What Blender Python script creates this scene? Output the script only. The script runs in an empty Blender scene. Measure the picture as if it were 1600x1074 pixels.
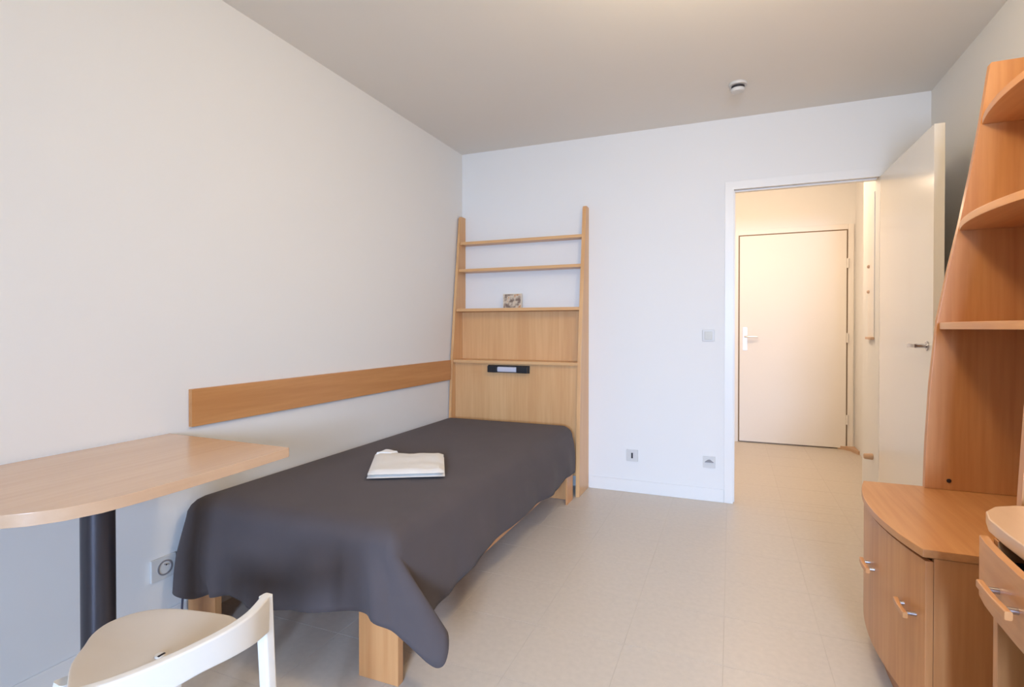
import bpy, bmesh, math, random
from mathutils import Vector, Matrix, noise
random.seed(4)
S = bpy.context.scene
COL = S.collection

# ------------------------------------------------------------------ camera
CX, CZ = 1.9608, 1.1397
cam = bpy.data.cameras.new('camera'); co = bpy.data.objects.new('camera', cam); COL.objects.link(co)
co.location = (CX, 0, CZ)
co.rotation_euler = (math.pi/2 - 0.0084, 0, 0.3864)
cam.sensor_width = 36.0
cam.lens = 838.0/1600*36.0
cam.shift_x = -1.84/1600
cam.shift_y = -16.77/1600
cam.clip_start = 0.05
S.camera = co

# ------------------------------------------------------------------ light and exposure
w = bpy.data.worlds.new('daylight'); S.world = w; w.use_nodes = True
w.node_tree.nodes['Background'].inputs[0].default_value = (0.62, 0.76, 1.0, 1)
w.node_tree.nodes['Background'].inputs[1].default_value = 1.0
def area(name, loc, rot, sx, sy, power, col):
    l = bpy.data.lights.new(name, 'AREA'); l.shape = 'RECTANGLE'; l.size = sx; l.size_y = sy
    l.energy = power; l.color = col
    o = bpy.data.objects.new(name, l); o.location = loc; o.rotation_euler = rot; COL.objects.link(o); return o
REAR = -2.60
area('window_daylight', (2.85, REAR-1.60, 1.72), (math.radians(86), 0, math.radians(6)), 1.5, 1.15, 820, (0.47, 0.66, 1.0))
def point(name, loc, power, col, soft):
    l = bpy.data.lights.new(name, 'POINT'); l.energy = power; l.color = col; l.shadow_soft_size = soft
    o = bpy.data.objects.new(name, l); o.location = loc; COL.objects.link(o)
point('room_lamp_light', (2.0, 1.55, 2.20), 32, (1.0, 0.81, 0.53), .12)
point('hall_lamp_light', (2.05, 4.55, 2.25), 27, (1.0, 0.76, 0.55), .10)
S.view_settings.view_transform = 'Standard'
S.view_settings.look = 'None'
S.view_settings.gamma = 1.0
S.view_settings.use_curve_mapping = False
S.view_settings.exposure = 0.0

# ------------------------------------------------------------------ materials
def lin(c):
    return tuple(((v/255)/12.92 if v/255 <= .04045 else (((v/255)+.055)/1.055)**2.4) for v in c) + (1,)
def mat(name, c, rough=.5, metal=0.0, coat=0.0, bump=0.0, bscale=200, var=0.0, vscale=3.0, emit=None, estr=0, sheen=0):
    m = bpy.data.materials.new(name); m.use_nodes = True
    n = m.node_tree.nodes; L = m.node_tree.links; b = n['Principled BSDF']
    b.inputs['Base Color'].default_value = lin(c)
    b.inputs['Roughness'].default_value = rough
    b.inputs['Metallic'].default_value = metal
    b.inputs['Coat Weight'].default_value = coat
    if sheen: b.inputs['Sheen Weight'].default_value = sheen
    tc = n.new('ShaderNodeTexCoord')
    if var:
        t = n.new('ShaderNodeTexNoise'); t.inputs['Scale'].default_value = vscale; t.inputs['Detail'].default_value = 5
        L.new(tc.outputs['Object'], t.inputs['Vector'])
        mr = n.new('ShaderNodeMapRange'); mr.inputs[1].default_value = .3; mr.inputs[2].default_value = .7
        mr.inputs[3].default_value = 1-var; mr.inputs[4].default_value = 1+var
        L.new(t.outputs['Fac'], mr.inputs[0])
        h = n.new('ShaderNodeHueSaturation'); h.inputs['Color'].default_value = lin(c)
        L.new(mr.outputs[0], h.inputs['Value']); L.new(h.outputs[0], b.inputs['Base Color'])
    if bump:
        t2 = n.new('ShaderNodeTexNoise'); t2.inputs['Scale'].default_value = bscale; t2.inputs['Detail'].default_value = 3
        L.new(tc.outputs['Object'], t2.inputs['Vector'])
        bp = n.new('ShaderNodeBump'); bp.inputs['Strength'].default_value = bump; bp.inputs['Distance'].default_value = .002
        L.new(t2.outputs['Fac'], bp.inputs['Height']); L.new(bp.outputs[0], b.inputs['Normal'])
    if emit:
        b.inputs['Emission Color'].default_value = lin(emit); b.inputs['Emission Strength'].default_value = estr
    return m
def wood(name, c1, c2, axis, rough=.38, coat=.15, fine=55):
    """beech laminate: fine fibres that run along one axis"""
    m = bpy.data.materials.new(name); m.use_nodes = True
    n = m.node_tree.nodes; L = m.node_tree.links; b = n['Principled BSDF']
    tc = n.new('ShaderNodeTexCoord')
    mp = n.new('ShaderNodeMapping')
    sc = [1.0, 1.0, 1.0]; sc['xyz'.index(axis)] = 0.05
    mp.inputs['Scale'].default_value = sc
    L.new(tc.outputs['Object'], mp.inputs['Vector'])
    t = n.new('ShaderNodeTexNoise'); t.inputs['Scale'].default_value = fine; t.inputs['Detail'].default_value = 6
    L.new(mp.outputs[0], t.inputs['Vector'])
    t2 = n.new('ShaderNodeTexNoise'); t2.inputs['Scale'].default_value = 9; t2.inputs['Detail'].default_value = 2
    L.new(mp.outputs[0], t2.inputs['Vector'])
    ad = n.new('ShaderNodeMath'); ad.operation = 'ADD'; L.new(t.outputs['Fac'], ad.inputs[0]); L.new(t2.outputs['Fac'], ad.inputs[1])
    mr = n.new('ShaderNodeMapRange'); mr.inputs[1].default_value = .75; mr.inputs[2].default_value = 1.25
    L.new(ad.outputs[0], mr.inputs[0])
    mx = n.new('ShaderNodeMix'); mx.data_type = 'RGBA'
    mx.inputs[6].default_value = lin(c1); mx.inputs[7].default_value = lin(c2)
    L.new(mr.outputs[0], mx.inputs[0]); L.new(mx.outputs[2], b.inputs['Base Color'])
    b.inputs['Roughness'].default_value = rough; b.inputs['Coat Weight'].default_value = coat
    b.inputs['Coat Roughness'].default_value = .25
    return m
WALL = mat('white_wall_paint', (235, 233, 229), .75, bump=.06, bscale=260)
CEIL = mat('white_ceiling_paint', (236, 231, 223), .85, bump=.05, bscale=200)
TRIM = mat('white_gloss_paint', (236, 234, 230), .35)
DOORM = mat('white_lacquered_door', (236, 229, 216), .2, coat=.3)
HDOOR = mat('cream_lacquered_door', (240, 234, 226), .6)
TILE = mat('beige_vinyl', (209, 198, 184), .36, var=.035, vscale=45, bump=.03, bscale=40)
JOINT = mat('vinyl_joint', (198, 187, 172), .5)
BA, BB = (224, 176, 122), (213, 160, 106)
WZ = wood('beech_vertical', BA, BB, 'z')
WX = wood('beech_across', BA, BB, 'x')
WY = wood('beech_lengthwise', BA, BB, 'y')
RA, RB = (213, 153, 98), (197, 134, 81)
RZ = wood('red_beech_vertical', RA, RB, 'z')
RX = wood('red_beech_across', RA, RB, 'x')
RY = wood('red_beech_lengthwise', RA, RB, 'y')
FZ = wood('bed_beech_vertical', (212, 154, 100), (200, 138, 85), 'z')
FY = wood('bed_beech_lengthwise', (212, 154, 100), (200, 138, 85), 'y')
FX = wood('bed_beech_across', (212, 154, 100), (200, 138, 85), 'x')
DESKM = wood('pale_beech_laminate', (217, 182, 149), (210, 173, 140), 'y', rough=.25, coat=.25)
SLAB = wood('pale_beech_slab', (226, 188, 152), (219, 179, 142), 'y', rough=.3, coat=.25)
CLOTH = mat('charcoal_bedspread', (82, 73, 73), .9, bump=.25, bscale=700, var=.05, vscale=6, sheen=.04)
TOWEL = mat('white_terry', (236, 232, 226), .95, bump=.8, bscale=420)
MATTR = mat('mattress_ticking', (190, 188, 184), .9)
PLAST = mat('white_chair_plastic', (232, 226, 216), .34)
SEATM = mat('shaded_seat_plastic', (222, 208, 190), .42)  # same white plastic, with the warm shade on the seat put into the colour
STEEL = mat('dark_grey_steel', (74, 72, 78), .32, metal=.7)
CHROME = mat('brushed_chrome', (190, 190, 195), .25, metal=1)
BLACK = mat('black_plastic', (22, 22, 26), .4)
SILV = mat('silver_tube', (206, 208, 220), .3, metal=.3)
PLATE = mat('white_socket_plastic', (214, 212, 208), .4)
PLATEG = mat('grey_socket_recess', (140, 138, 140), .5)
DARK = mat('dark_opening', (45, 40, 44), .6)
LAMPM = mat('opal_lamp_shade', (255, 240, 220), .4, emit=(255, 214, 165), estr=2.5)

# ------------------------------------------------------------------ helpers
def box(bm, x0, x1, y0, y1, z0, z1, bev=0.0, seg=2):
    b = bmesh.new()
    bmesh.ops.create_cube(b, size=1)
    for v in b.verts:
        v.co = Vector((x0+(v.co.x+.5)*(x1-x0), y0+(v.co.y+.5)*(y1-y0), z0+(v.co.z+.5)*(z1-z0)))
    if bev: bmesh.ops.bevel(b, geom=b.edges[:], offset=bev, segments=seg, affect='EDGES', profile=.6)
    merge(bm, b); return bm
def merge(bm, b, M=None):
    if M: bmesh.ops.transform(b, matrix=M, verts=b.verts[:])
    me = bpy.data.meshes.new('tmp'); b.to_mesh(me); b.free(); bm.from_mesh(me); bpy.data.meshes.remove(me)
def prism(bm, pts, ax, a0, a1, bev=0.0, seg=2):
    """polygon (2-D) extruded along axis ax; pts are the two other axes in xyz order"""
    def P(p, a):
        l = list(p); l.insert('xyz'.index(ax), a); return Vector(l)
    b = bmesh.new()
    lo = [b.verts.new(P(p, a0)) for p in pts]; hi = [b.verts.new(P(p, a1)) for p in pts]
    b.faces.new(lo); b.faces.new(hi); k = len(pts)
    for i in range(k): b.faces.new((lo[i], lo[(i+1) % k], hi[(i+1) % k], hi[i]))
    bmesh.ops.recalc_face_normals(b, faces=b.faces[:])
    if bev:
        E_ = [e for e in b.edges if any(len(f.verts) > 4 or True for f in e.link_faces) and
              abs(e.calc_face_angle(0)) > .6]
        bmesh.ops.bevel(b, geom=E_, offset=bev, segments=seg, affect='EDGES', profile=.6)
    merge(bm, b); return bm
def cyl(bm, p0, p1, r0, r1=None, n=24, bev=0.0):
    p0 = Vector(p0); p1 = Vector(p1); r1 = r0 if r1 is None else r1
    b = bmesh.new(); d = p1-p0
    bmesh.ops.create_cone(b, cap_ends=True, segments=n, radius1=r0, radius2=r1, depth=d.length)
    if bev:
        bmesh.ops.bevel(b, geom=[e for e in b.edges if abs(e.calc_face_angle(0)) > 1.0], offset=bev, segments=2, affect='EDGES')
    q = Vector((0, 0, 1)).rotation_difference(d.normalized()).to_matrix().to_4x4()
    merge(bm, b, Matrix.Translation((p0+p1)/2) @ q); return bm
def lathe(bm, prof, c, n=32):
    b = bmesh.new(); rings = []
    for r, z in prof:
        rings.append([b.verts.new((c[0]+r*math.cos(2*math.pi*i/n), c[1]+r*math.sin(2*math.pi*i/n), c[2]+z)) for i in range(n)])
    for a, d in zip(rings, rings[1:]):
        for i in range(n): b.faces.new((a[i], a[(i+1) % n], d[(i+1) % n], d[i]))
    b.faces.new(rings[0]); b.faces.new(rings[-1])
    bmesh.ops.recalc_face_normals(b, faces=b.faces[:]); merge(bm, b); return bm
def sweep(bm, path, w_, h_, up=Vector((0, 0, 1)), ws=None, hs=None, rnd=.45):
    """rounded-rectangle section swept along a path; w_ across, h_ along up"""
    path = [Vector(p) for p in path]; b = bmesh.new(); rings = []
    for i, p in enumerate(path):
        t = (path[min(i+1, len(path)-1)]-path[max(i-1, 0)]).normalized()
        s = t.cross(up).normalized(); u = s.cross(t).normalized()
        W = (ws[i] if ws else w_)/2; H = (hs[i] if hs else h_)/2; r = min(W, H)*rnd*2*.5
        ring = []
        for cx_, cy_, a0 in ((W-r, H-r, 0), (-W+r, H-r, 90), (-W+r, -H+r, 180), (W-r, -H+r, 270)):
            for k in range(4):
                a = math.radians(a0+30*k); ring.append(b.verts.new(p+s*(cx_+r*math.cos(a))+u*(cy_+r*math.sin(a))))
        rings.append(ring)
    for a, d in zip(rings, rings[1:]):
        for i in range(16): b.faces.new((a[i], a[(i+1) % 16], d[(i+1) % 16], d[i]))
    b.faces.new(rings[0]); b.faces.new(rings[-1])
    bmesh.ops.recalc_face_normals(b, faces=b.faces[:]); merge(bm, b); return bm
def tube(bm, path, r, n=10):
    path = [Vector(p) for p in path]; b = bmesh.new(); rings = []; ref = Vector((.31, .17, .93))
    for i, p in enumerate(path):
        t = (path[min(i+1, len(path)-1)]-path[max(i-1, 0)]).normalized()
        s = t.cross(ref).normalized(); u = s.cross(t)
        rings.append([b.verts.new(p+r*(s*math.cos(2*math.pi*k/n)+u*math.sin(2*math.pi*k/n))) for k in range(n)])
    for a, d in zip(rings, rings[1:]):
        for i in range(n): b.faces.new((a[i], a[(i+1) % n], d[(i+1) % n], d[i]))
    b.faces.new(rings[0]); b.faces.new(rings[-1])
    bmesh.ops.recalc_face_normals(b, faces=b.faces[:]); merge(bm, b); return bm
def wloc(o):
    v = Vector((0, 0, 0))
    while o: v += o.location; o = o.parent
    return v
def obj(name, bm, m, parent=None, smooth=True, label=None, loc=None, weighted=True):
    me = bpy.data.meshes.new(name)
    off = wloc(parent) if parent else Vector((0, 0, 0))
    if loc is not None: off = Vector(loc)
    if off.length: bmesh.ops.translate(bm, verts=bm.verts[:], vec=-off)
    bm.to_mesh(me); bm.free(); me.materials.append(m)
    o = bpy.data.objects.new(name, me); COL.objects.link(o)
    if loc is not None: o.location = loc
    if parent: o.parent = parent
    if smooth:
        for p in me.polygons: p.use_smooth = True
        try: me.set_sharp_from_angle(angle=math.radians(35))
        except Exception: pass
        if weighted:
            wn = o.modifiers.new('weighted_normal', 'WEIGHTED_NORMAL'); wn.keep_sharp = True; wn.weight = 100
    if label: o['label'] = label
    return o
def thing(name, label, cat, loc, group=None):
    o = bpy.data.objects.new(name, None); COL.objects.link(o); o.location = loc; o.empty_display_size = .1
    o['label'] = label; o['category'] = cat
    if group: o['group'] = group
    return o
def tag(o, label, cat, group=None):
    o['label'] = label; o['category'] = cat
    if group: o['group'] = group
    return o
def struct(o, label=None, cat=None):
    o['kind'] = 'structure'
    if label: o['label'] = label
    if cat: o['category'] = cat
    return o
B = bmesh.new

# ------------------------------------------------------------------ the room
W_, D_, H_ = 3.0176, 3.758, 2.5          # right wall, back wall, ceiling
OX0, OX1, OZ = 1.970, 2.774, 2.040       # doorway in the back wall
HX0, HX1, HY = 1.25, 3.035, 5.857        # the hall behind
T = .12
fl = struct(obj('floor', box(B(), -T, HX1+T, REAR-T, HY+T, -.12, -.0010), JOINT, smooth=False), 'beige vinyl tile floor with faint joints', 'floor')
# vinyl tiles, 33 cm, each its own piece
TS, GX, GY, GAP = .3333, 0.0, 0.0, .0010
cache = {}
def tile(x0, x1, y0, y1):
    x0 += GAP/2; x1 -= GAP/2; y0 += GAP/2; y1 -= GAP/2
    k = (round(x1-x0, 4), round(y1-y0, 4))
    if min(k) < .01: return
    if k not in cache:
        b = B(); box(b, 0, k[0], 0, k[1], -.0010, 0, .0003, 1)
        me = bpy.data.meshes.new('tile'); b.to_mesh(me); b.free(); me.materials.append(TILE); cache[k] = me
    o = bpy.data.objects.new('tile', cache[k]); COL.objects.link(o); o.location = (x0, y0, 0); o.parent = fl
def fill(X0, X1, Y0, Y1, gx, gy):
    xs = [X0]+[gx+TS*i for i in range(-30, 60) if X0+.01 < gx+TS*i < X1-.01]+[X1]
    ys = [Y0]+[gy+TS*i for i in range(-40, 60) if Y0+.01 < gy+TS*i < Y1-.01]+[Y1]
    for a, b_ in zip(xs, xs[1:]):
        for c, d in zip(ys, ys[1:]): tile(a, b_, c, d)
GX, GY = 1.938, 1.60
fill(0, W_, REAR, D_, GX, GY)
fill(OX0, OX1, D_, D_+T, GX, D_+T)
fill(HX0, HX1, D_+T, HY, GX, GY)

struct(obj('ceiling', box(B(), -T, HX1+T, REAR-T, HY+T, H_, H_+.1), CEIL, smooth=False), 'plain off-white ceiling', 'ceiling')
struct(obj('wall_left', box(B(), -T, 0, REAR-T, D_+T, 0, H_), WALL, smooth=False), 'plain white left wall', 'wall')
b = B(); box(b, 0, OX0, D_, D_+T, 0, H_); box(b, OX0, OX1, D_, D_+T, OZ, H_); box(b, OX1, W_+T, D_, D_+T, 0, H_)
struct(obj('wall_back', b, WALL, smooth=False), 'white back wall with the doorway', 'wall')
struct(obj('wall_right', box(B(), W_, W_+T, REAR-T, D_, 0, H_), WALL, smooth=False), 'white right wall behind the tall shelves', 'wall')
WX0, WX1, WZ0, WZ1 = 2.00, 2.98, .20, 1.85
b = B()
box(b, 0, WX0, REAR-T, REAR, 0, H_); box(b, WX1, W_, REAR-T, REAR, 0, H_)
box(b, WX0, WX1, REAR-T, REAR, 0, WZ0); box(b, WX0, WX1, REAR-T, REAR, WZ1, H_)
struct(obj('wall_rear', b, WALL, smooth=False), 'white window wall behind the viewer', 'wall')
b = B()
for x0, x1 in ((WX0, WX0+.05), (WX1-.05, WX1), (2.48, 2.52)): box(b, x0, x1, REAR-.07, REAR-.02, WZ0, WZ1, .004)
for z0, z1 in ((WZ0, WZ0+.05), (WZ1-.05, WZ1)): box(b, WX0+.05, WX1-.05, REAR-.07, REAR-.02, z0, z1, .004)
struct(obj('window_1', b, TRIM), 'white window frame in the rear wall', 'window')

# hall
HS = 4.20
struct(obj('wall_hall_back', box(B(), HX0-T, HX1+T, HY, HY+T, 0, H_), WALL, smooth=False), 'cream lit end wall of the hall', 'wall')
struct(obj('wall_hall_left', box(B(), HX0-T, HX0, D_+T, HY, 0, H_), WALL, smooth=False), 'left wall of the hall', 'wall')
struct(obj('wall_hall_right', box(B(), HX1, HX1+T, HS, HY, 0, H_), WALL, smooth=False), 'right wall of the hall', 'wall')
struct(obj('wall_hall_pier', box(B(), OX1+.001, HX1+T, D_+T, HS, 0, H_), WALL, smooth=False), 'cream pier just inside the doorway on the right', 'wall')

# skirting
def skirt(name, x0, x1, y0, y1, h=.085, m=TRIM):
    return struct(obj(name, box(B(), x0, x1, y0, y1, 0, h, .003), m), 'low white skirting board', 'baseboard')
skirt('baseboard_left', .0005, .0085, REAR, 3.49)
skirt('baseboard_back', 1.025, OX0-.052, D_-.0085, D_-.0005)
skirt('baseboard_right', W_-.0085, W_-.0005, 2.42, D_-.01)
HB = mat('pink_beige_skirting', (206, 170, 138), .5)
b = B(); box(b, 2.965, HX1-.13, HY-.012, HY-.0005, 0, .03, .003)
pa = [(HX1-.14, HY-.0005), (HX1-.14, HY-.014), (HX1-.10, HY-.03), (HX1-.05, HY-.09), (HX1-.014, HY-.22), (HX1-.0005, HY-.22), (HX1-.0005, HY-.0005)]
prism(b, pa, 'z', 0, .03)
struct(obj('baseboard_hall', b, HB), 'curved low cove skirting in the hall corner', 'baseboard')

# door frame of the doorway (flat casing, same white)
b = B()
box(b, OX0-.05, OX0+.004, D_-.007, D_-.0005, 0, OZ+.0, .002)
box(b, OX0-.05, OX1+.05, D_-.007, D_-.0005, OZ-.004, OZ+.05, .002)
box(b, OX1-.004, OX1+.05, D_-.007, D_-.0005, 0, OZ-.004, .002)
box(b, OX0-.003, OX0+.012, D_+.035, D_+.05, 0, OZ, .002)
box(b, OX0+.012, OX1-.012, D_+.035, D_+.05, OZ-.012, OZ, .002)
dfm = struct(obj('trim_1', b, TRIM), 'white flat casing of the doorway', 'trim')
obj('strike_plate', box(B(), OX0+.0005, OX0+.004, D_+.005, D_+.03, .86, 1.02, .001), CHROME, dfm, label='steel strike plate on the left jamb')
# open door
dl = struct(thing('door_1', 'open white glossy door leaf swung into the room', 'door', (OX1-.004, D_-.012, 0)))
ang = math.radians(.7)
leaf = B(); box(leaf, 0, .04, -.87, 0, .008, OZ-.004, .002)
obj('door_leaf', leaf, DOORM, dl, loc=(0, 0, 0))
def lever(parent, local, side, m=CHROME, name='handle', l=.11):
    """lever along local -y/+y on the face looking to -x"""
    x, y, z = local
    b = B(); cyl(b, (x, y, z), (x-.006, y, z), .022, n=24, bev=.001)
    cyl(b, (x, y, z), (x-.045, y, z), .009, n=14)
    sweep(b, [(x-.045, y-side*.006, z), (x-.048, y+side*.03, z), (x-.048, y+side*.08, z), (x-.043, y+side*l, z-.002)], .012, .018)
    return obj(name, b, m, parent, loc=(0, 0, 0))
lever(dl, (0, -.805, 1.06), 1)
for zz in (.25, 1.05, 1.82):
    obj('hinge', cyl(B(), (.004, .004, zz-.045), (.004, .004, zz+.045), .0045, n=12), TRIM, dl, loc=(0, 0, 0))
obj('latch_plate', box(B(), .008, .032, -.8715, -.869, .98, 1.14, .0005), CHROME, dl, loc=(0, 0, 0))
dl.rotation_euler = (0, 0, ang)

# hall door
h = struct(thing('door_2', 'closed cream door at the end of the hall', 'door', (2.5, HY, 0)))
IX0, IX1, IZ = 2.037, 2.960, 2.058
b = B(); F = .014
box(b, IX0-.06, IX0-.012, HY-F, HY-.0005, 0, IZ+.06, .003); box(b, IX1+.012, IX1+.06, HY-F, HY-.0005, 0, IZ+.06, .003)
box(b, IX0-.012, IX1+.012, HY-F, HY-.0005, IZ+.012, IZ+.06, .003)
obj('door_frame', b, HDOOR, h)
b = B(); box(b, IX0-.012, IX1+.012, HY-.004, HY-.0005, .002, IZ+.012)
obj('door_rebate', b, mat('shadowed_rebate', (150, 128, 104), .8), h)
obj('door_leaf', box(B(), IX0, IX1, HY-.022, HY-.003, .012, IZ, .003), HDOOR, h)
b = B()
y = HY-.022
box(b, IX0+.03, IX0+.07, y-.006, y, .92, 1.15, .002); 
p1 = obj('lock_plate', b, mat('pale_anodised', (226, 226, 230), .35, metal=.2), h)
b = B(); cyl(b, (IX0+.05, y-.006, 1.058), (IX0+.05, y-.045, 1.058), .009, n=14)
sweep(b, [(IX0+.045, y-.045, 1.058), (IX0+.08, y-.05, 1.058), (IX0+.165, y-.048, 1.056)], .014, .018)
obj('handle', b, mat('warm_satin_metal', (200, 175, 145), .35, metal=.6), h)
for zz in (.28, 1.05, 1.75):
    obj('hinge', cyl(B(), (IX1+.008, y-.004, zz-.045), (IX1+.008, y-.004, zz+.045), .009, n=12), HDOOR, h)

# flat cupboard cover, two fittings and a stop on the pier inside the doorway
px = OX1+.001
t = thing('wall_cupboard', 'shallow cream cupboard cover on the pier inside the doorway', 'cupboard', (px, 3.93, 1.085))
obj('cover', box(B(), px-.006, px-.0005, 3.885, 4.04, 1.085, 1.98, .002), HDOOR, t)
for zz in (1.53, 1.37):
    obj('knob', cyl(B(), (px-.006, 4.0, zz), (px-.018, 4.0, zz), .011, .009, n=16, bev=.002), HB, t)
obj('ledge', box(B(), px-.020, px-.0005, 3.885, 4.04, 1.070, 1.0845, .002), HB, t)
tag(obj('door_stop', cyl(B(), (px-.001, 3.905, .345), (px-.05, 3.905, .345), .020, .016, n=20, bev=.003), HB, loc=(px, 3.905, .345)),
    'small beige rubber door stop low on the pier inside the doorway', 'door stop')

# ------------------------------------------------------------------ bed-head shelving
t = thing('shelf_unit', 'tall narrow beech bed-head shelving with tapered uprights against the back wall', 'shelving', (.51, 3.62, 0))
prof = [(D_-.001, 0), (3.500, 0), (3.520, .50), (3.545, .90), (3.590, 1.30), (3.640, 1.68), (3.676, 1.985), (3.690, 2.0), (D_-.001, 2.0)]
for x0, x1 in ((.0095, .030), (.990, 1.016)):
    b = B(); prism(b, prof, 'x', x0, x1, .002); obj('upright', b, WZ, t)
for zt, y0, nm in ((1.800, 3.662, 'shelf'), (1.590, 3.638, 'shelf'), (1.288, 3.598, 'shelf'), (.905, 3.552, 'shelf')):
    obj(nm, box(B(), .0305, .9895, y0, D_-.001, zt-.022, zt, .003), WX, t)
obj('upper_panel', box(B(), .0305, .9895, 3.700, 3.716, .9055, 1.2655, .001), WZ, t)
obj('headboard', box(B(), .0305, .9895, 3.582, 3.600, .12, .882, .002), WZ, t)
lt = thing('reading_lamp', 'black and silver strip lamp fixed under the lowest bed-head shelf', 'lamp', (.47, 3.58, .845))
obj('housing', box(B(), .310, .632, 3.568, 3.5815, .818, .872, .003), BLACK, lt)
for x0, x1 in ((.318, .392), (.545, .628)):
    obj('end_cap', box(B(), x0, x1, 3.535, 3.570, .820, .868, .006), BLACK, lt)
b = B(); box(b, .392, .545, 3.540, 3.568, .824, .862, .010, 3)
obj('tube', b, SILV, lt, label='silver middle section')
# wall rail
tag(obj('wall_rail', box(B(), .0005, .020, 1.458, 3.535, .755, .902, .002), wood('beech_rail', (206, 148, 92), (193, 133, 78), 'y'), loc=(.01, 2.5, .83)),
    'long horizontal beech wall board above the bed', 'board')
# picture
t = thing('picture_card', 'small beige and brown picture card leaning on the middle bed-head shelf', 'picture', (.445, 3.70, 1.288))
b = B(); box(b, .372, .522, 3.700, 3.712, 1.2885, 1.398, .002)
obj('card', b, mat('cream_card', (222, 212, 192), .7), t)
pm = bpy.data.materials.new('printed_picture'); pm.use_nodes = True
n = pm.node_tree.nodes; L = pm.node_tree.links
tc = n.new('ShaderNodeTexCoord'); no = n.new('ShaderNodeTexNoise'); no.inputs['Scale'].default_value = 26; no.inputs['Detail'].default_value = 3
L.new(tc.outputs['Object'], no.inputs['Vector'])
cr = n.new('ShaderNodeValToRGB'); L.new(no.outputs['Fac'], cr.inputs[0])
cr.color_ramp.elements[0].position = .40; cr.color_ramp.elements[0].color = lin((128, 108, 94))
cr.color_ramp.elements[1].position = .56; cr.color_ramp.elements[1].color = lin((214, 200, 176))
e = cr.color_ramp.elements.new(.47); e.color = lin((170, 150, 130))
e = cr.color_ramp.elements.new(.66); e.color = lin((196, 142, 98))
L.new(cr.outputs[0], n['Principled BSDF'].inputs['Base Color'])
obj('print', box(B(), .378, .516, 3.6988, 3.7002, 1.293, 1.393), pm, t, smooth=False)

# ------------------------------------------------------------------ bed
t = thing('bed', 'low single bed with beech frame under the charcoal bedspread', 'bed', (.50, 2.45, 0))
obj('side_rail', box(B(), .952, .974, 1.46, 3.44, .165, .30, .003), FY, t)
obj('side_rail', box(B(), .055, .077, 1.46, 3.44, .165, .30, .003), FY, t)
obj('end_rail', box(B(), .0775, .9515, 1.462, 1.484, .19, .30, .003), FX, t)
obj('slat_base', box(B(), .0775, .9515, 1.4845, 3.416, .27, .29, .002), FX, t)
for x0, x1 in ((.832, .985),):
    obj('leg', box(B(), x0, x1, 1.430, 1.459, 0, .30, .003), FZ, t)
obj('leg', box(B(), .030, .175, 1.430, 1.459, 0, .30, .003), FZ, t)
obj('end_board', box(B(), .0775, .9515, 3.4165, 3.439, 0.002, .30, .003), FZ, t)
obj('leg', box(B(), .9745, .986, 3.32, 3.45, 0, .29, .002), FZ, t)
b = B(); box(b, .045, .975, 1.43, 3.45, .302, .478, .058, 4)
obj('mattress', b, MATTR, t)

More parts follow.
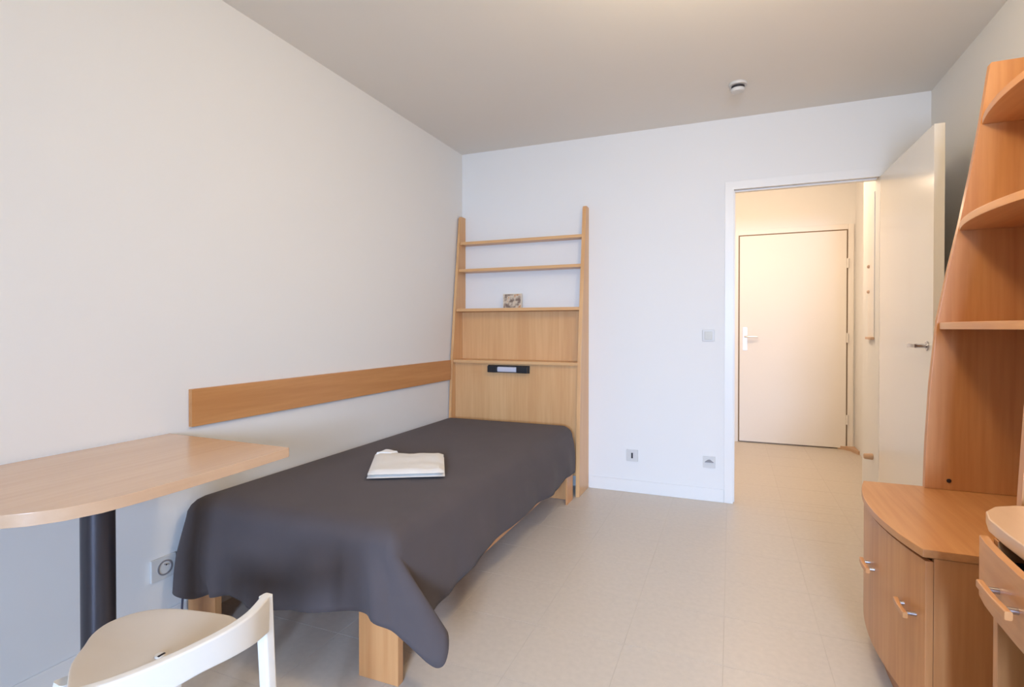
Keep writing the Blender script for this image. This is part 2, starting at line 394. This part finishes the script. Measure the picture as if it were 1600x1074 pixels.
# bedspread: a draped sheet with thickness
def bedspread():
    rr = .072
    X0, X1, Y0, Y1, ZT = .030, .990, 1.405, 3.465, .492
    # stations round the edge: (top point, hem point, sharpness)
    st = []
    def add(top, hem, bow=.012): st.append((Vector(top), Vector(hem), bow))
    # wall side from the head to the foot (hangs a little between mattress and wall)
    for i in range(17):
        y = Y1-.05-(Y1-.05-Y0-.10)*i/16
        add((X0, y, ZT), (X0-.014, y, .30), .0)
    # left foot corner: gathered cloth against the wall
    add((X0+.0, Y0+.06, ZT), (.018, 1.45, .175)); add((X0+.005, Y0+.03, ZT), (.022, 1.405, .160)); add((X0+.02, Y0+.01, ZT), (.042, 1.368, .154), .004)
    add((X0+.05, Y0, ZT), (.095, 1.352, .153), .002); add((X0+.09, Y0, ZT), (.155, 1.362, .155), .006); add((X0+.13, Y0, ZT), (.205, 1.385, .172), .03)
    foot = [(.24, .176), (.29, .186), (.34, .196), (.39, .186), (.44, .180), (.50, .184), (.56, .192), (.62, .202), (.68, .214), (.74, .226), (.80, .236), (.86, .246), (.91, .246), (.95, .236)]
    for i, (x, z) in enumerate(foot):
        wv = .011*math.sin(x*23+.6)+.006*math.sin(x*51)
        tx = .19+(X1-.045-.19)*(i+.5)/len(foot)
        add((tx, Y0, ZT), (x, 1.372+wv-.010, z), .012)
    # right foot corner: cloth falls in a cone to a rounded tip
    cone = [((.955, Y0+.000), (1.000, 1.372, .214)), ((.962, Y0+.001), (1.045, 1.378, .186)), ((.968, Y0+.003), (1.085, 1.385, .156)),
            ((.973, Y0+.005), (1.118, 1.392, .130)), ((.977, Y0+.008), (1.143, 1.402, .117)), ((.980, Y0+.011), (1.160, 1.416, .126)), ((.982, Y0+.014), (1.160, 1.438, .158)),
            ((.984, Y0+.018), (1.142, 1.462, .190)), ((.986, Y0+.023), (1.102, 1.478, .202)), ((.988, Y0+.030), (1.062, 1.492, .205))]
    for a, hm in cone: add((a[0], a[1], ZT), hm, -.004)
    add((X1, Y0+.040, ZT), (1.028, 1.520, .192), .0); add((X1, Y0+.055, ZT), (1.018, 1.56, .176), .006)
    side = [(1.62, .172), (1.70, .176), (1.80, .186), (1.90, .196), (2.0, .203), (2.12, .209), (2.25, .214), (2.4, .214), (2.55, .207), (2.7, .199), (2.85, .192), (2.97, .186), (3.06, .186), (3.14, .192), (3.22, .200), (3.30, .198), (3.38, .190), (3.44, .186)]
    for i, (y, z) in enumerate(side):
        ty = Y0+.07+(Y1-.05-Y0-.07)*(i+.6)/len(side)
        wv = .006*math.sin(y*11+1)+.004*math.sin(y*27)
        add((X1, ty, ZT), (1.004+wv, y, z), .010)
    add((X1-.005, Y1-.035, ZT), (1.000, 3.462, .186), .01); add((X1-.025, Y1-.012, ZT), (.984, 3.482, .188), .006); add((X1-.06, Y1, ZT), (.95, 3.486, .19), .0)
    for i in range(12):
        x = X1-.1-(X1-X0-.15)*i/11
        add((x, Y1, ZT), (x, 3.486, .20), .0)
    b = bmesh.new()
    # resample stations for smoothness
    N = len(st); M = 4; S2 = []
    def cr_(a, b_, c, d, u): return .5*((2*b_)+(-a+c)*u+(2*a-5*b_+4*c-d)*u*u+(-a+3*b_-3*c+d)*u**3)
    for i in range(N):
        A, Bq, Cq, Dq = st[(i-1) % N], st[i], st[(i+1) % N], st[(i+2) % N]
        for k in range(M):
            u = k/M
            S2.append((cr_(A[0], Bq[0], Cq[0], Dq[0], u), cr_(A[1], Bq[1], Cq[1], Dq[1], u), Bq[2]*(1-u)+Cq[2]*u))
    N2 = len(S2)
    cen = Vector((.5, 2.43, ZT))
    rings = []
    # top inner rings then the rounded shoulder and the fall
    def inset(p, d):
        q = p.copy()
        q.x = min(max(q.x, X0+d), X1-d); q.y = min(max(q.y, Y0+d), Y1-d); return q
    for d, dz in ((.40, .006), (.30, .006), (.20, .004), (.12, .003), (.075, .001)):
        rings.append([b.verts.new(inset(tp, d)+Vector((0, 0, dz))) for tp, hm, bw in S2])
    for k in range(1, 5):
        a = math.pi/2*k/5
        rg = []
        for tp, hm, bw in S2:
            q = inset(tp, rr); o = tp-q
            rg.append(b.verts.new(q+o*math.sin(a)+Vector((0, 0, -rr*(1-math.cos(a))))))
        rings.append(rg)
    K = 12
    for k in range(0, K+1):
        u = k/K; rg = []
        for tp, hm, bw in S2:
            a0 = tp+Vector((0, 0, -rr))
            p = a0.lerp(hm, u)
            dz = (a0.xy-cen.xy); nrm = Vector((tp.x-inset(tp, rr).x, tp.y-inset(tp, rr).y, 0))
            nrm = nrm.normalized() if nrm.length > 1e-6 else Vector((0, 0, 0))
            p += nrm*bw*math.sin(math.pi*u)
            ns = noise.noise(Vector((p.x*5, p.y*5, p.z*2.2)))*.015+noise.noise(Vector((p.x*13+4, p.y*13, p.z*3)))*.004
            p += nrm*ns*min(1, u*2)
            if p.x < .012: p.x = .012
            rg.append(b.verts.new(p))
        rings.append(rg)
    for a, c in zip(rings, rings[1:]):
        for i in range(N2):
            try: b.faces.new((a[i], a[(i+1) % N2], c[(i+1) % N2], c[i]))
            except ValueError: pass
    # centre strip closes the top
    r0 = rings[0]
    cl = [b.verts.new((.5, 1.81+1.25*i/24, ZT+.007)) for i in range(25)]
    bmesh.ops.remove_doubles(b, verts=b.verts[:], dist=.0004)
    be = [e for e in b.edges if e.is_boundary and all(v.co.z > .4 for v in e.verts)]
    bmesh.ops.delete(b, geom=[v for v in cl if v.is_valid], context='VERTS')
    bmesh.ops.triangle_fill(b, use_beauty=True, edges=[e for e in be if e.is_valid])
    bmesh.ops.recalc_face_normals(b, faces=b.faces[:])
    o = obj('bedspread', b, CLOTH, loc=(.5, 2.43, .492), weighted=False)
    m = o.modifiers.new('thickness', 'SOLIDIFY'); m.thickness = .005; m.offset = 1
    o.data.set_sharp_from_angle(angle=math.radians(80))
    return o
tag(bedspread(), 'charcoal grey bedspread draped over the bed, hanging to a rounded corner near the floor', 'bedspread')

# towel
tw = thing('folded_towel', 'white folded towel lying on the charcoal bedspread', 'towel', (.60, 2.07, .5045))
def soft_quad(q, z0, z1, r, bulge=.004, n_=14, seed=0, zi=None):
    b = bmesh.new(); q = [Vector((p[0], p[1], 0)) for p in q]
    def at(u, v): return (q[0]*(1-u)+q[1]*u)*(1-v)+(q[3]*(1-u)+q[2]*u)*v
    top, bot = {}, {}
    for i in range(n_+1):
        for j in range(n_+1):
            u, v = i/n_, j/n_; p = at(u, v)
            e = min(u, 1-u, v, 1-v)*.33
            s = min(1, e/r); k = math.sqrt(max(0, 1-(1-s)**2))
            nz = noise.noise(Vector((p.x*14+seed, p.y*14, seed)))*bulge
            mid = (z0+z1)/2
            top[i, j] = b.verts.new((p.x, p.y, mid+(z1-mid)*k+nz*k))
            if 0 < i < n_ and 0 < j < n_: bot[i, j] = b.verts.new((p.x, p.y, mid-(mid-z0)*k))
            else: bot[i, j] = top[i, j]
    for i in range(n_):
        for j in range(n_):
            b.faces.new((top[i, j], top[i+1, j], top[i+1, j+1], top[i, j+1]))
            f = [bot[i, j+1], bot[i+1, j+1], bot[i+1, j], bot[i, j]]
            if len(set(f)) >= 3:
                try: b.faces.new(f)
                except ValueError: pass
    bmesh.ops.recalc_face_normals(b, faces=b.faces[:]); return b
Q = [(.552, 1.838), (.838, 1.992), (.668, 2.285), (.352, 2.165)]
def shr(q, s, dx=0, dy=0):
    c = (sum(p[0] for p in q)/4+dx, sum(p[1] for p in q)/4+dy); return [(c[0]+(p[0]-c[0])*s, c[1]+(p[1]-c[1])*s) for p in q]
obj('lower_fold', soft_quad(Q, .5050, .519, .014, .002, seed=1), TOWEL, tw, weighted=False)
obj('upper_fold', soft_quad(shr(Q, .985), .515, .538, .018, .006, seed=5), TOWEL, tw, weighted=False)
b = soft_quad([(.362, 2.140), (.44, 2.175), (.455, 2.225), (.385, 2.205)], .5050, .540, .010, .010, 8, seed=9)
obj('turned_corner', b, TOWEL, tw, weighted=False)

# ------------------------------------------------------------------ wall desk, left
t = thing('wall_desk', 'pale beech desk top fixed to the left wall on one dark column', 'desk', (.42, .89, 0))
top = [(.0095, 1.376), (.606, 1.362), (.613, 1.352), (.626, 1.15), (.634, .98), (.635, .86), (.628, .78), (.606, .715), (.570, .665), (.515, .62), (.44, .585), (.35, .56), (.20, .54), (.0095, .53)]
b = B(); prism(b, top, 'z', .716, .745, .0015); obj('desk_top', b, DESKM, t)
LX, LY = .395, .905
b = B(); cyl(b, (LX, LY, .012), (LX, LY, .708), .0385, n=40); obj('column', b, STEEL, t)
b = B(); cyl(b, (LX, LY, .7085), (LX, LY, .7155), .085, n=32, bev=.001); obj('mounting_plate', b, STEEL, t)
b = B(); lathe(b, [(.21, 0), (.21, .006), (.19, .011), (.06, .018), (.05, .03)], (LX, LY, 0), 40); obj('base_plate', b, STEEL, t)

# ------------------------------------------------------------------ white chair
cc = thing('chair', 'white plastic low-backed chair with a curved top rail in front of the wall desk', 'chair', (.86, .75, 0))
SZ = .440
seat_px = [(.762, .635), (.690, .680), (.642, .731), (.610, .765), (.592, .800), (.590, .828), (.600, .860), (.622, .888), (.656, .909), (.700, .924), (.760, .936), (.813, .944), (.845, .945), (.875, .935), (.900, .915), (.915, .88), (.925, .83), (.925, .76), (.915, .69), (.900, .63), (.880, .60), (.850, .592), (.81, .605)]
def seat():
    b = bmesh.new(); c = Vector((.77, .78, 0)); pts = [Vector((x, y, 0)) for x, y in seat_px]
    P = []
    for i in range(len(pts)):
        a, b0, c0, d = pts[i-1], pts[i], pts[(i+1) % len(pts)], pts[(i+2) % len(pts)]
        for k in range(3):
            u = k/3; P.append(.5*((2*b0)+(-a+c0)*u+(2*a-5*b0+4*c0-d)*u*u+(-a+3*b0-3*c0+d)*u**3))
    hole = Vector((.821, .779, 0))
    prof_ = [(.0, -.024, 1), (.70, -.024, 0), (.96, -.022, 0), (.995, -.014, 0), (1.0, -.006, 0), (.985, 0, 0), (.95, .001, 0), (.8, -.003, 0), (.55, -.007, 0), (.3, -.009, 0), (.10, -.010, 0)]
    rings = []
    for s, z, _ in prof_[1:]:
        rings.append([b.verts.new((c.x+(p.x-c.x)*s, c.y+(p.y-c.y)*s, SZ+z)) for p in P])
    for a, d in zip(rings, rings[1:]):
        for i in range(len(P)): b.faces.new((a[i], a[(i+1) % len(P)], d[(i+1) % len(P)], d[i]))
    b.faces.new(rings[0]); b.faces.new(rings[-1])
    bmesh.ops.recalc_face_normals(b, faces=b.faces[:]); return b
st_ = obj('seat', seat(), SEATM, cc, label='white seat, shade put into its colour, with a small drain plug')
b = B(); cyl(b, (.821, .779, SZ-.0095), (.821, .779, SZ-.004), .010, n=20, bev=.001); obj('drain_plug', b, PLAST, st_)
b = B(); box(b, .823, .829, .771, .787, SZ-.0041, SZ-.0036); obj('plug_slot', b, DARK, st_, smooth=False)
# axis of the chair: from the seat front to the back rail
RT = .570
R0 = [(1.040, .860), (1.058, .822), (1.071, .783), (1.075, .735), (1.069, .680), (1.056, .622), (1.036, .566), (1.010, .522), (.978, .482)]
hs = [.078, .070, .063, .057, .053, .057, .062, .068, .076]
path = [(x, y, RT-hh/2) for (x, y), hh in zip(R0, hs)]
def smooth_path(p, m=4):
    p = [Vector(q) for q in p]; out = []
    for i in range(len(p)-1):
        a, b0, c0, d = p[max(i-1, 0)], p[i], p[i+1], p[min(i+2, len(p)-1)]
        for k in range(m):
            u = k/m; out.append(.5*((2*b0)+(-a+c0)*u+(2*a-5*b0+4*c0-d)*u*u+(-a+3*b0-3*c0+d)*u**3))
    out.append(p[-1]); return out
sp = smooth_path(path); hsI = [2*(RT-p.z) for p in sp]
b = B(); sweep(b, sp, .020, 0, hs=hsI); obj('back_rail', b, PLAST, cc)
for (x, y), (fx, fy) in (((1.041, .858), (1.052, .864)), ((.978, .484), (.995, .465))):
    b = B(); sweep(b, [(fx, fy, 0), ((fx+x)/2+.004, (fy+y)/2, .25), (x, y, .47), (x, y, RT-.002)], .026, .026, up=Vector((0, 1, 0)), ws=[.022, .026, .028, .022], hs=[.020, .024, .026, .022])
    obj('leg', b, PLAST, cc)
for (x, y), (fx, fy) in (((.70, .895), (.66, .93)), ((.70, .665), (.655, .60))):
    b = B(); sweep(b, [(fx, fy, 0), ((x+fx)/2, (y+fy)/2, .21), (x, y, SZ-.022)], .026, .026, up=Vector((0, 1, 0)), ws=[.020, .025, .030], hs=[.020, .025, .030])
    obj('leg', b, PLAST, cc)
for a, c_, d in (((.80, .915, SZ-.033), (.93, .903, SZ-.014), (1.034, .862, .485)), ((.80, .64, SZ-.033), (.88, .60, SZ-.014), (.975, .492, .485))):
    b = B(); sweep(b, smooth_path([a, c_, d]), .018, .020); obj('seat_support', b, PLAST, cc)

# ------------------------------------------------------------------ chest with bowed front, right
def arc(x_a, y_a, x_m, x_b, y_b, n_=14, dx=0):
    """bow from (x_a,y_a) to (x_b,y_b) bulging to x_m"""
    out = []
    for i in range(n_+1):
        u = i/n_; base = x_a+(x_b-x_a)*u; bulge = (x_m-(x_a+x_b)/2)*(1-(2*u-1)**2)
        out.append((base+bulge+dx, y_a+(y_b-y_a)*u))
    return out
YN, YF = 1.704, 2.388
t = thing('chest', 'low beech chest with bowed front standing against the right wall', 'chest', (2.7, 2.05, 0))
b = B(); prism(b, arc(2.428, YN, 2.378, 2.428, YF)+[(3.008, YF), (3.008, YN)], 'z', .538, .560, .003); obj('top', b, RY, t)
b = B(); prism(b, arc(2.434, YN+.001, 2.386, 2.434, YF-.001)+arc(2.452, YF-.001, 2.404, 2.452, YN+.001), 'z', .118, .529, .002)
fr = obj('front_panel', b, RZ, t)
for y0, y1 in ((YN+.002, YN+.020), (YF-.020, YF-.002)):
    b = B(); prism(b, [(2.4525, .5375), (2.4525, .1175), (2.466, .1175), (2.466, 0), (3.006, 0), (3.006, .5375)], 'y', y0, y1, .001); obj('side_panel', b, RZ, t)
b = B(); prism(b, arc(2.466, YN+.0205, 2.440, 2.466, YF-.0205)+[(2.50, YF-.0205), (2.50, YN+.0205)], 'z', 0, .116, .001); obj('plinth', b, RY, t)
obj('back_panel', box(B(), 2.998, 3.006, YN+.0205, YF-.0205, .06, .5375), RZ, t)
def front_x(y): 
    u = (y-YN)/(YF-YN); return 2.434+(2.386-2.434)*(1-(2*u-1)**2)
def bar_handle(parent, pa, pb, out, r=.0055, bar=None, ext=.017):
    """wooden bar on two chrome standoffs, out = outward vector"""
    pa, pb, out = Vector(pa), Vector(pb), Vector(out)
    d = (pb-pa).normalized(); a2 = pa+out-d*ext; b2 = pb+out+d*ext
    mid = (a2+b2)/2+out*.12
    b = B(); sweep(b, smooth_path([a2, mid, b2], 6), .012, .016); hd = obj('handle', b, bar or RY, parent)
    for p in (pa, pb):
        b = B(); cyl(b, p-out*.4, p+out*.93, r, n=14, bev=.001); obj('standoff', b, CHROME, hd, label='chrome handle post')
for yc in (2.045, 1.772):
    ya, yb = yc+.029, yc-.029
    bar_handle(t, (front_x(yc), ya, .368), (front_x(yc), yb, .368), (-.021, 0, 0))
# tall shelves on the chest
t = thing('shelf_tower', 'tall red-beech shelf tower with curved shelves standing on the chest', 'shelving', (2.82, 2.05, .5605))
pr = [(3.008, .5605), (2.612, .5605), (2.616, .72), (2.627, .94), (2.647, 1.17), (2.676, 1.34), (2.708, 1.505), (2.740, 1.69), (2.766, 1.86), (2.792, 2.060), (2.796, 2.066), (3.008, 2.068)]
for y0, y1 in ((YF-.027, YF-.002), (1.706, 1.731)):
    b = B(); prism(b, pr if y0 > 2 else [(x+(.014 if x < 3 else 0), z) for x, z in pr], 'y', y0, y1, .002)
    obj('side_panel', b, RZ, t)
for z0, z1, xa, xm in ((1.852, 1.876, 2.770, 2.728), (1.486, 1.511, 2.708, 2.662), (1.136, 1.160, 2.652, 2.618)):
    b = B(); prism(b, arc(xa, 1.7315, xm, xa, YF-.0275)+[(3.006, YF-.0275), (3.006, 1.7315)], 'z', z0, z1, .003); obj('shelf', b, RY, t)
b = B(); cyl(b, (2.683, YF-.0275, .594), (2.683, YF-.031, .594), .007, n=16, bev=.001); obj('fixing_screw', b, STEEL, t)

# ------------------------------------------------------------------ drawer desk, right
t = thing('drawer_desk', 'beech drawer desk with rounded slab top at the right edge', 'desk', (2.75, 1.1, 0))
sl = [(3.008, 1.600), (2.625, 1.600), (2.572, 1.592), (2.525, 1.565), (2.494, 1.520), (2.478, 1.46), (2.474, 1.38), (2.476, 1.2), (2.482, .9), (2.49, .35), (3.008, .35)]
b = B(); prism(b, sl, 'z', .698, .728, .005, 3); obj('desk_top', b, SLAB, t)
obj('side_panel', box(B(), 2.474, 3.004, 1.405, 1.425, 0, .6975, .002), RZ, t)
obj('side_panel', box(B(), 2.474, 3.004, 1.000, 1.020, 0, .6975, .002), RZ, t)
obj('side_panel', box(B(), 2.516, 3.004, .36, .38, 0, .6975, .002), RZ, t)
dw = [(2.458, 1.450), (2.450, 1.40), (2.445, 1.33), (2.442, 1.25), (2.441, 1.17), (2.443, 1.08), (2.448, 1.01), (2.456, .975)]
b = B(); prism(b, dw+[(x+.017, y) for x, y in reversed(dw)], 'z', .562, .694, .003); 
dr = obj('drawer', b, RY, t)
b = B(); box(b, 2.466, 2.90, 1.388, 1.400, .575, .660); box(b, 2.466, 2.90, 1.025, 1.037, .575, .660); box(b, 2.466, 2.90, 1.0375, 1.3875, .575, .583)
obj('drawer_box', b, DARK, dr, smooth=False)
bar_handle(t, (2.4445, 1.318, .628), (2.4415, 1.236, .628), (-.022, 0, 0), r=.006, ext=.026)

# ------------------------------------------------------------------ small fittings
sd = thing('smoke_detector', 'small round white smoke detector on the ceiling', 'smoke detector', (1.99, 3.24, H_))
b = B(); lathe(b, [(.048, 0), (.050, -.008), (.048, -.014), (.036, -.016)], (1.99, 3.24, H_-.0005)); obj('base', b, PLATE, sd)
b = B(); lathe(b, [(.034, -.016), (.034, -.030)], (1.99, 3.24, H_-.0005)); obj('vent_ring', b, DARK, sd)
b = B(); lathe(b, [(.036, -.030), (.038, -.036), (.034, -.046), (.02, -.051)], (1.99, 3.24, H_-.0005)); obj('cap', b, PLATE, sd)

def plate(name, cx_, cz_, s, label, cat):
    t = thing(name, label, cat, (cx_, D_, cz_)); yy = D_-.0005
    obj('plate', box(B(), cx_-s, cx_+s, yy-.010, yy, cz_-s, cz_+s, .003), PLATE, t); return t, yy-.010
t, yy = plate('light_switch', 1.821, 1.092, .038, 'square white light switch on the back wall beside the doorway', 'switch')
obj('rocker', box(B(), 1.797, 1.845, yy-.005, yy-.0003, 1.066, 1.118, .003), mat('cream_rocker', (206, 202, 190), .4), t)
t, yy = plate('phone_socket', 1.326, .256, .040, 'square white outlet with a dark vertical slot on the back wall by the bed', 'socket')
obj('slot', box(B(), 1.320, 1.332, yy-.002, yy-.0002, .238, .276, .0008), DARK, t)
t, yy = plate('aerial_socket', 1.828, .257, .038, 'square white outlet with a small dark hood on the back wall near the doorway', 'socket')
b = B(); prism(b, [(1.800, .258), (1.856, .258), (1.838, .272), (1.828, .276), (1.818, .272)], 'y', yy-.012, yy-.0003, .001); obj('hood', b, PLATEG, t)
t = thing('power_socket', 'white double power socket low on the left wall below the desk', 'socket', (0, 1.35, .249))
obj('plate', box(B(), .0005, .012, 1.303, 1.397, .208, .290, .003), PLATE, t)
def ring_x(x, y, z, r0, r1, n_=28):
    b = B(); q = []
    for i in range(n_):
        a = 2*math.pi*i/n_
        q.append((b.verts.new((x, y+r0*math.cos(a), z+r0*math.sin(a))), b.verts.new((x+.003, y+r0*math.cos(a), z+r0*math.sin(a))),
                  b.verts.new((x+.003, y+r1*math.cos(a), z+r1*math.sin(a))), b.verts.new((x, y+r1*math.cos(a), z+r1*math.sin(a)))))
    for i in range(n_):
        for k in range(4): b.faces.new((q[i][k], q[i][(k+1) % 4], q[(i+1) % n_][(k+1) % 4], q[(i+1) % n_][k]))
    bmesh.ops.recalc_face_normals(b, faces=b.faces[:]); return b
obj('socket_ring', ring_x(.0121, 1.352, .250, .023, .0275), mat('grey_ring', (136, 132, 134), .5), t)
obj('earth_pin', cyl(B(), (.0121, 1.352, .262), (.022, 1.352, .262), .003, n=10), CHROME, t)
b = B(); tube(b, smooth_path([(.016, 1.425, .24), (.030, 1.416, .17), (.034, 1.405, .11), (.036, 1.402, .06), (.044, 1.406, .022), (.06, 1.41, .006), (.10, 1.412, .006), (.16, 1.405, .006), (.24, 1.41, .006)], 5), .004)
tag(obj('cable', b, mat('grey_cable', (70, 70, 84), .5), loc=(.03, 1.42, .0)), 'thin dark cable looping down beside the bed foot at the left wall', 'cable')

# lamps that light the rooms (above and beyond the frame)
for nm, x, y, lb in (('ceiling_lamp', 2.0, 1.55, 'round opal ceiling lamp in the bedroom'), ('hall_ceiling_lamp', 2.05, 4.55, 'round opal ceiling lamp in the hall')):
    t = thing(nm, lb, 'lamp', (x, y, H_))
    b = B(); lathe(b, [(.16, 0), (.16, -.02), (.15, -.022)], (x, y, H_-.0005)); obj('base', b, TRIM, t)
    b = B(); lathe(b, [(.148, -.022), (.14, -.05), (.11, -.068), (.05, -.078)], (x, y, H_-.0005)); obj('lamp_shade', b, LAMPM, t)
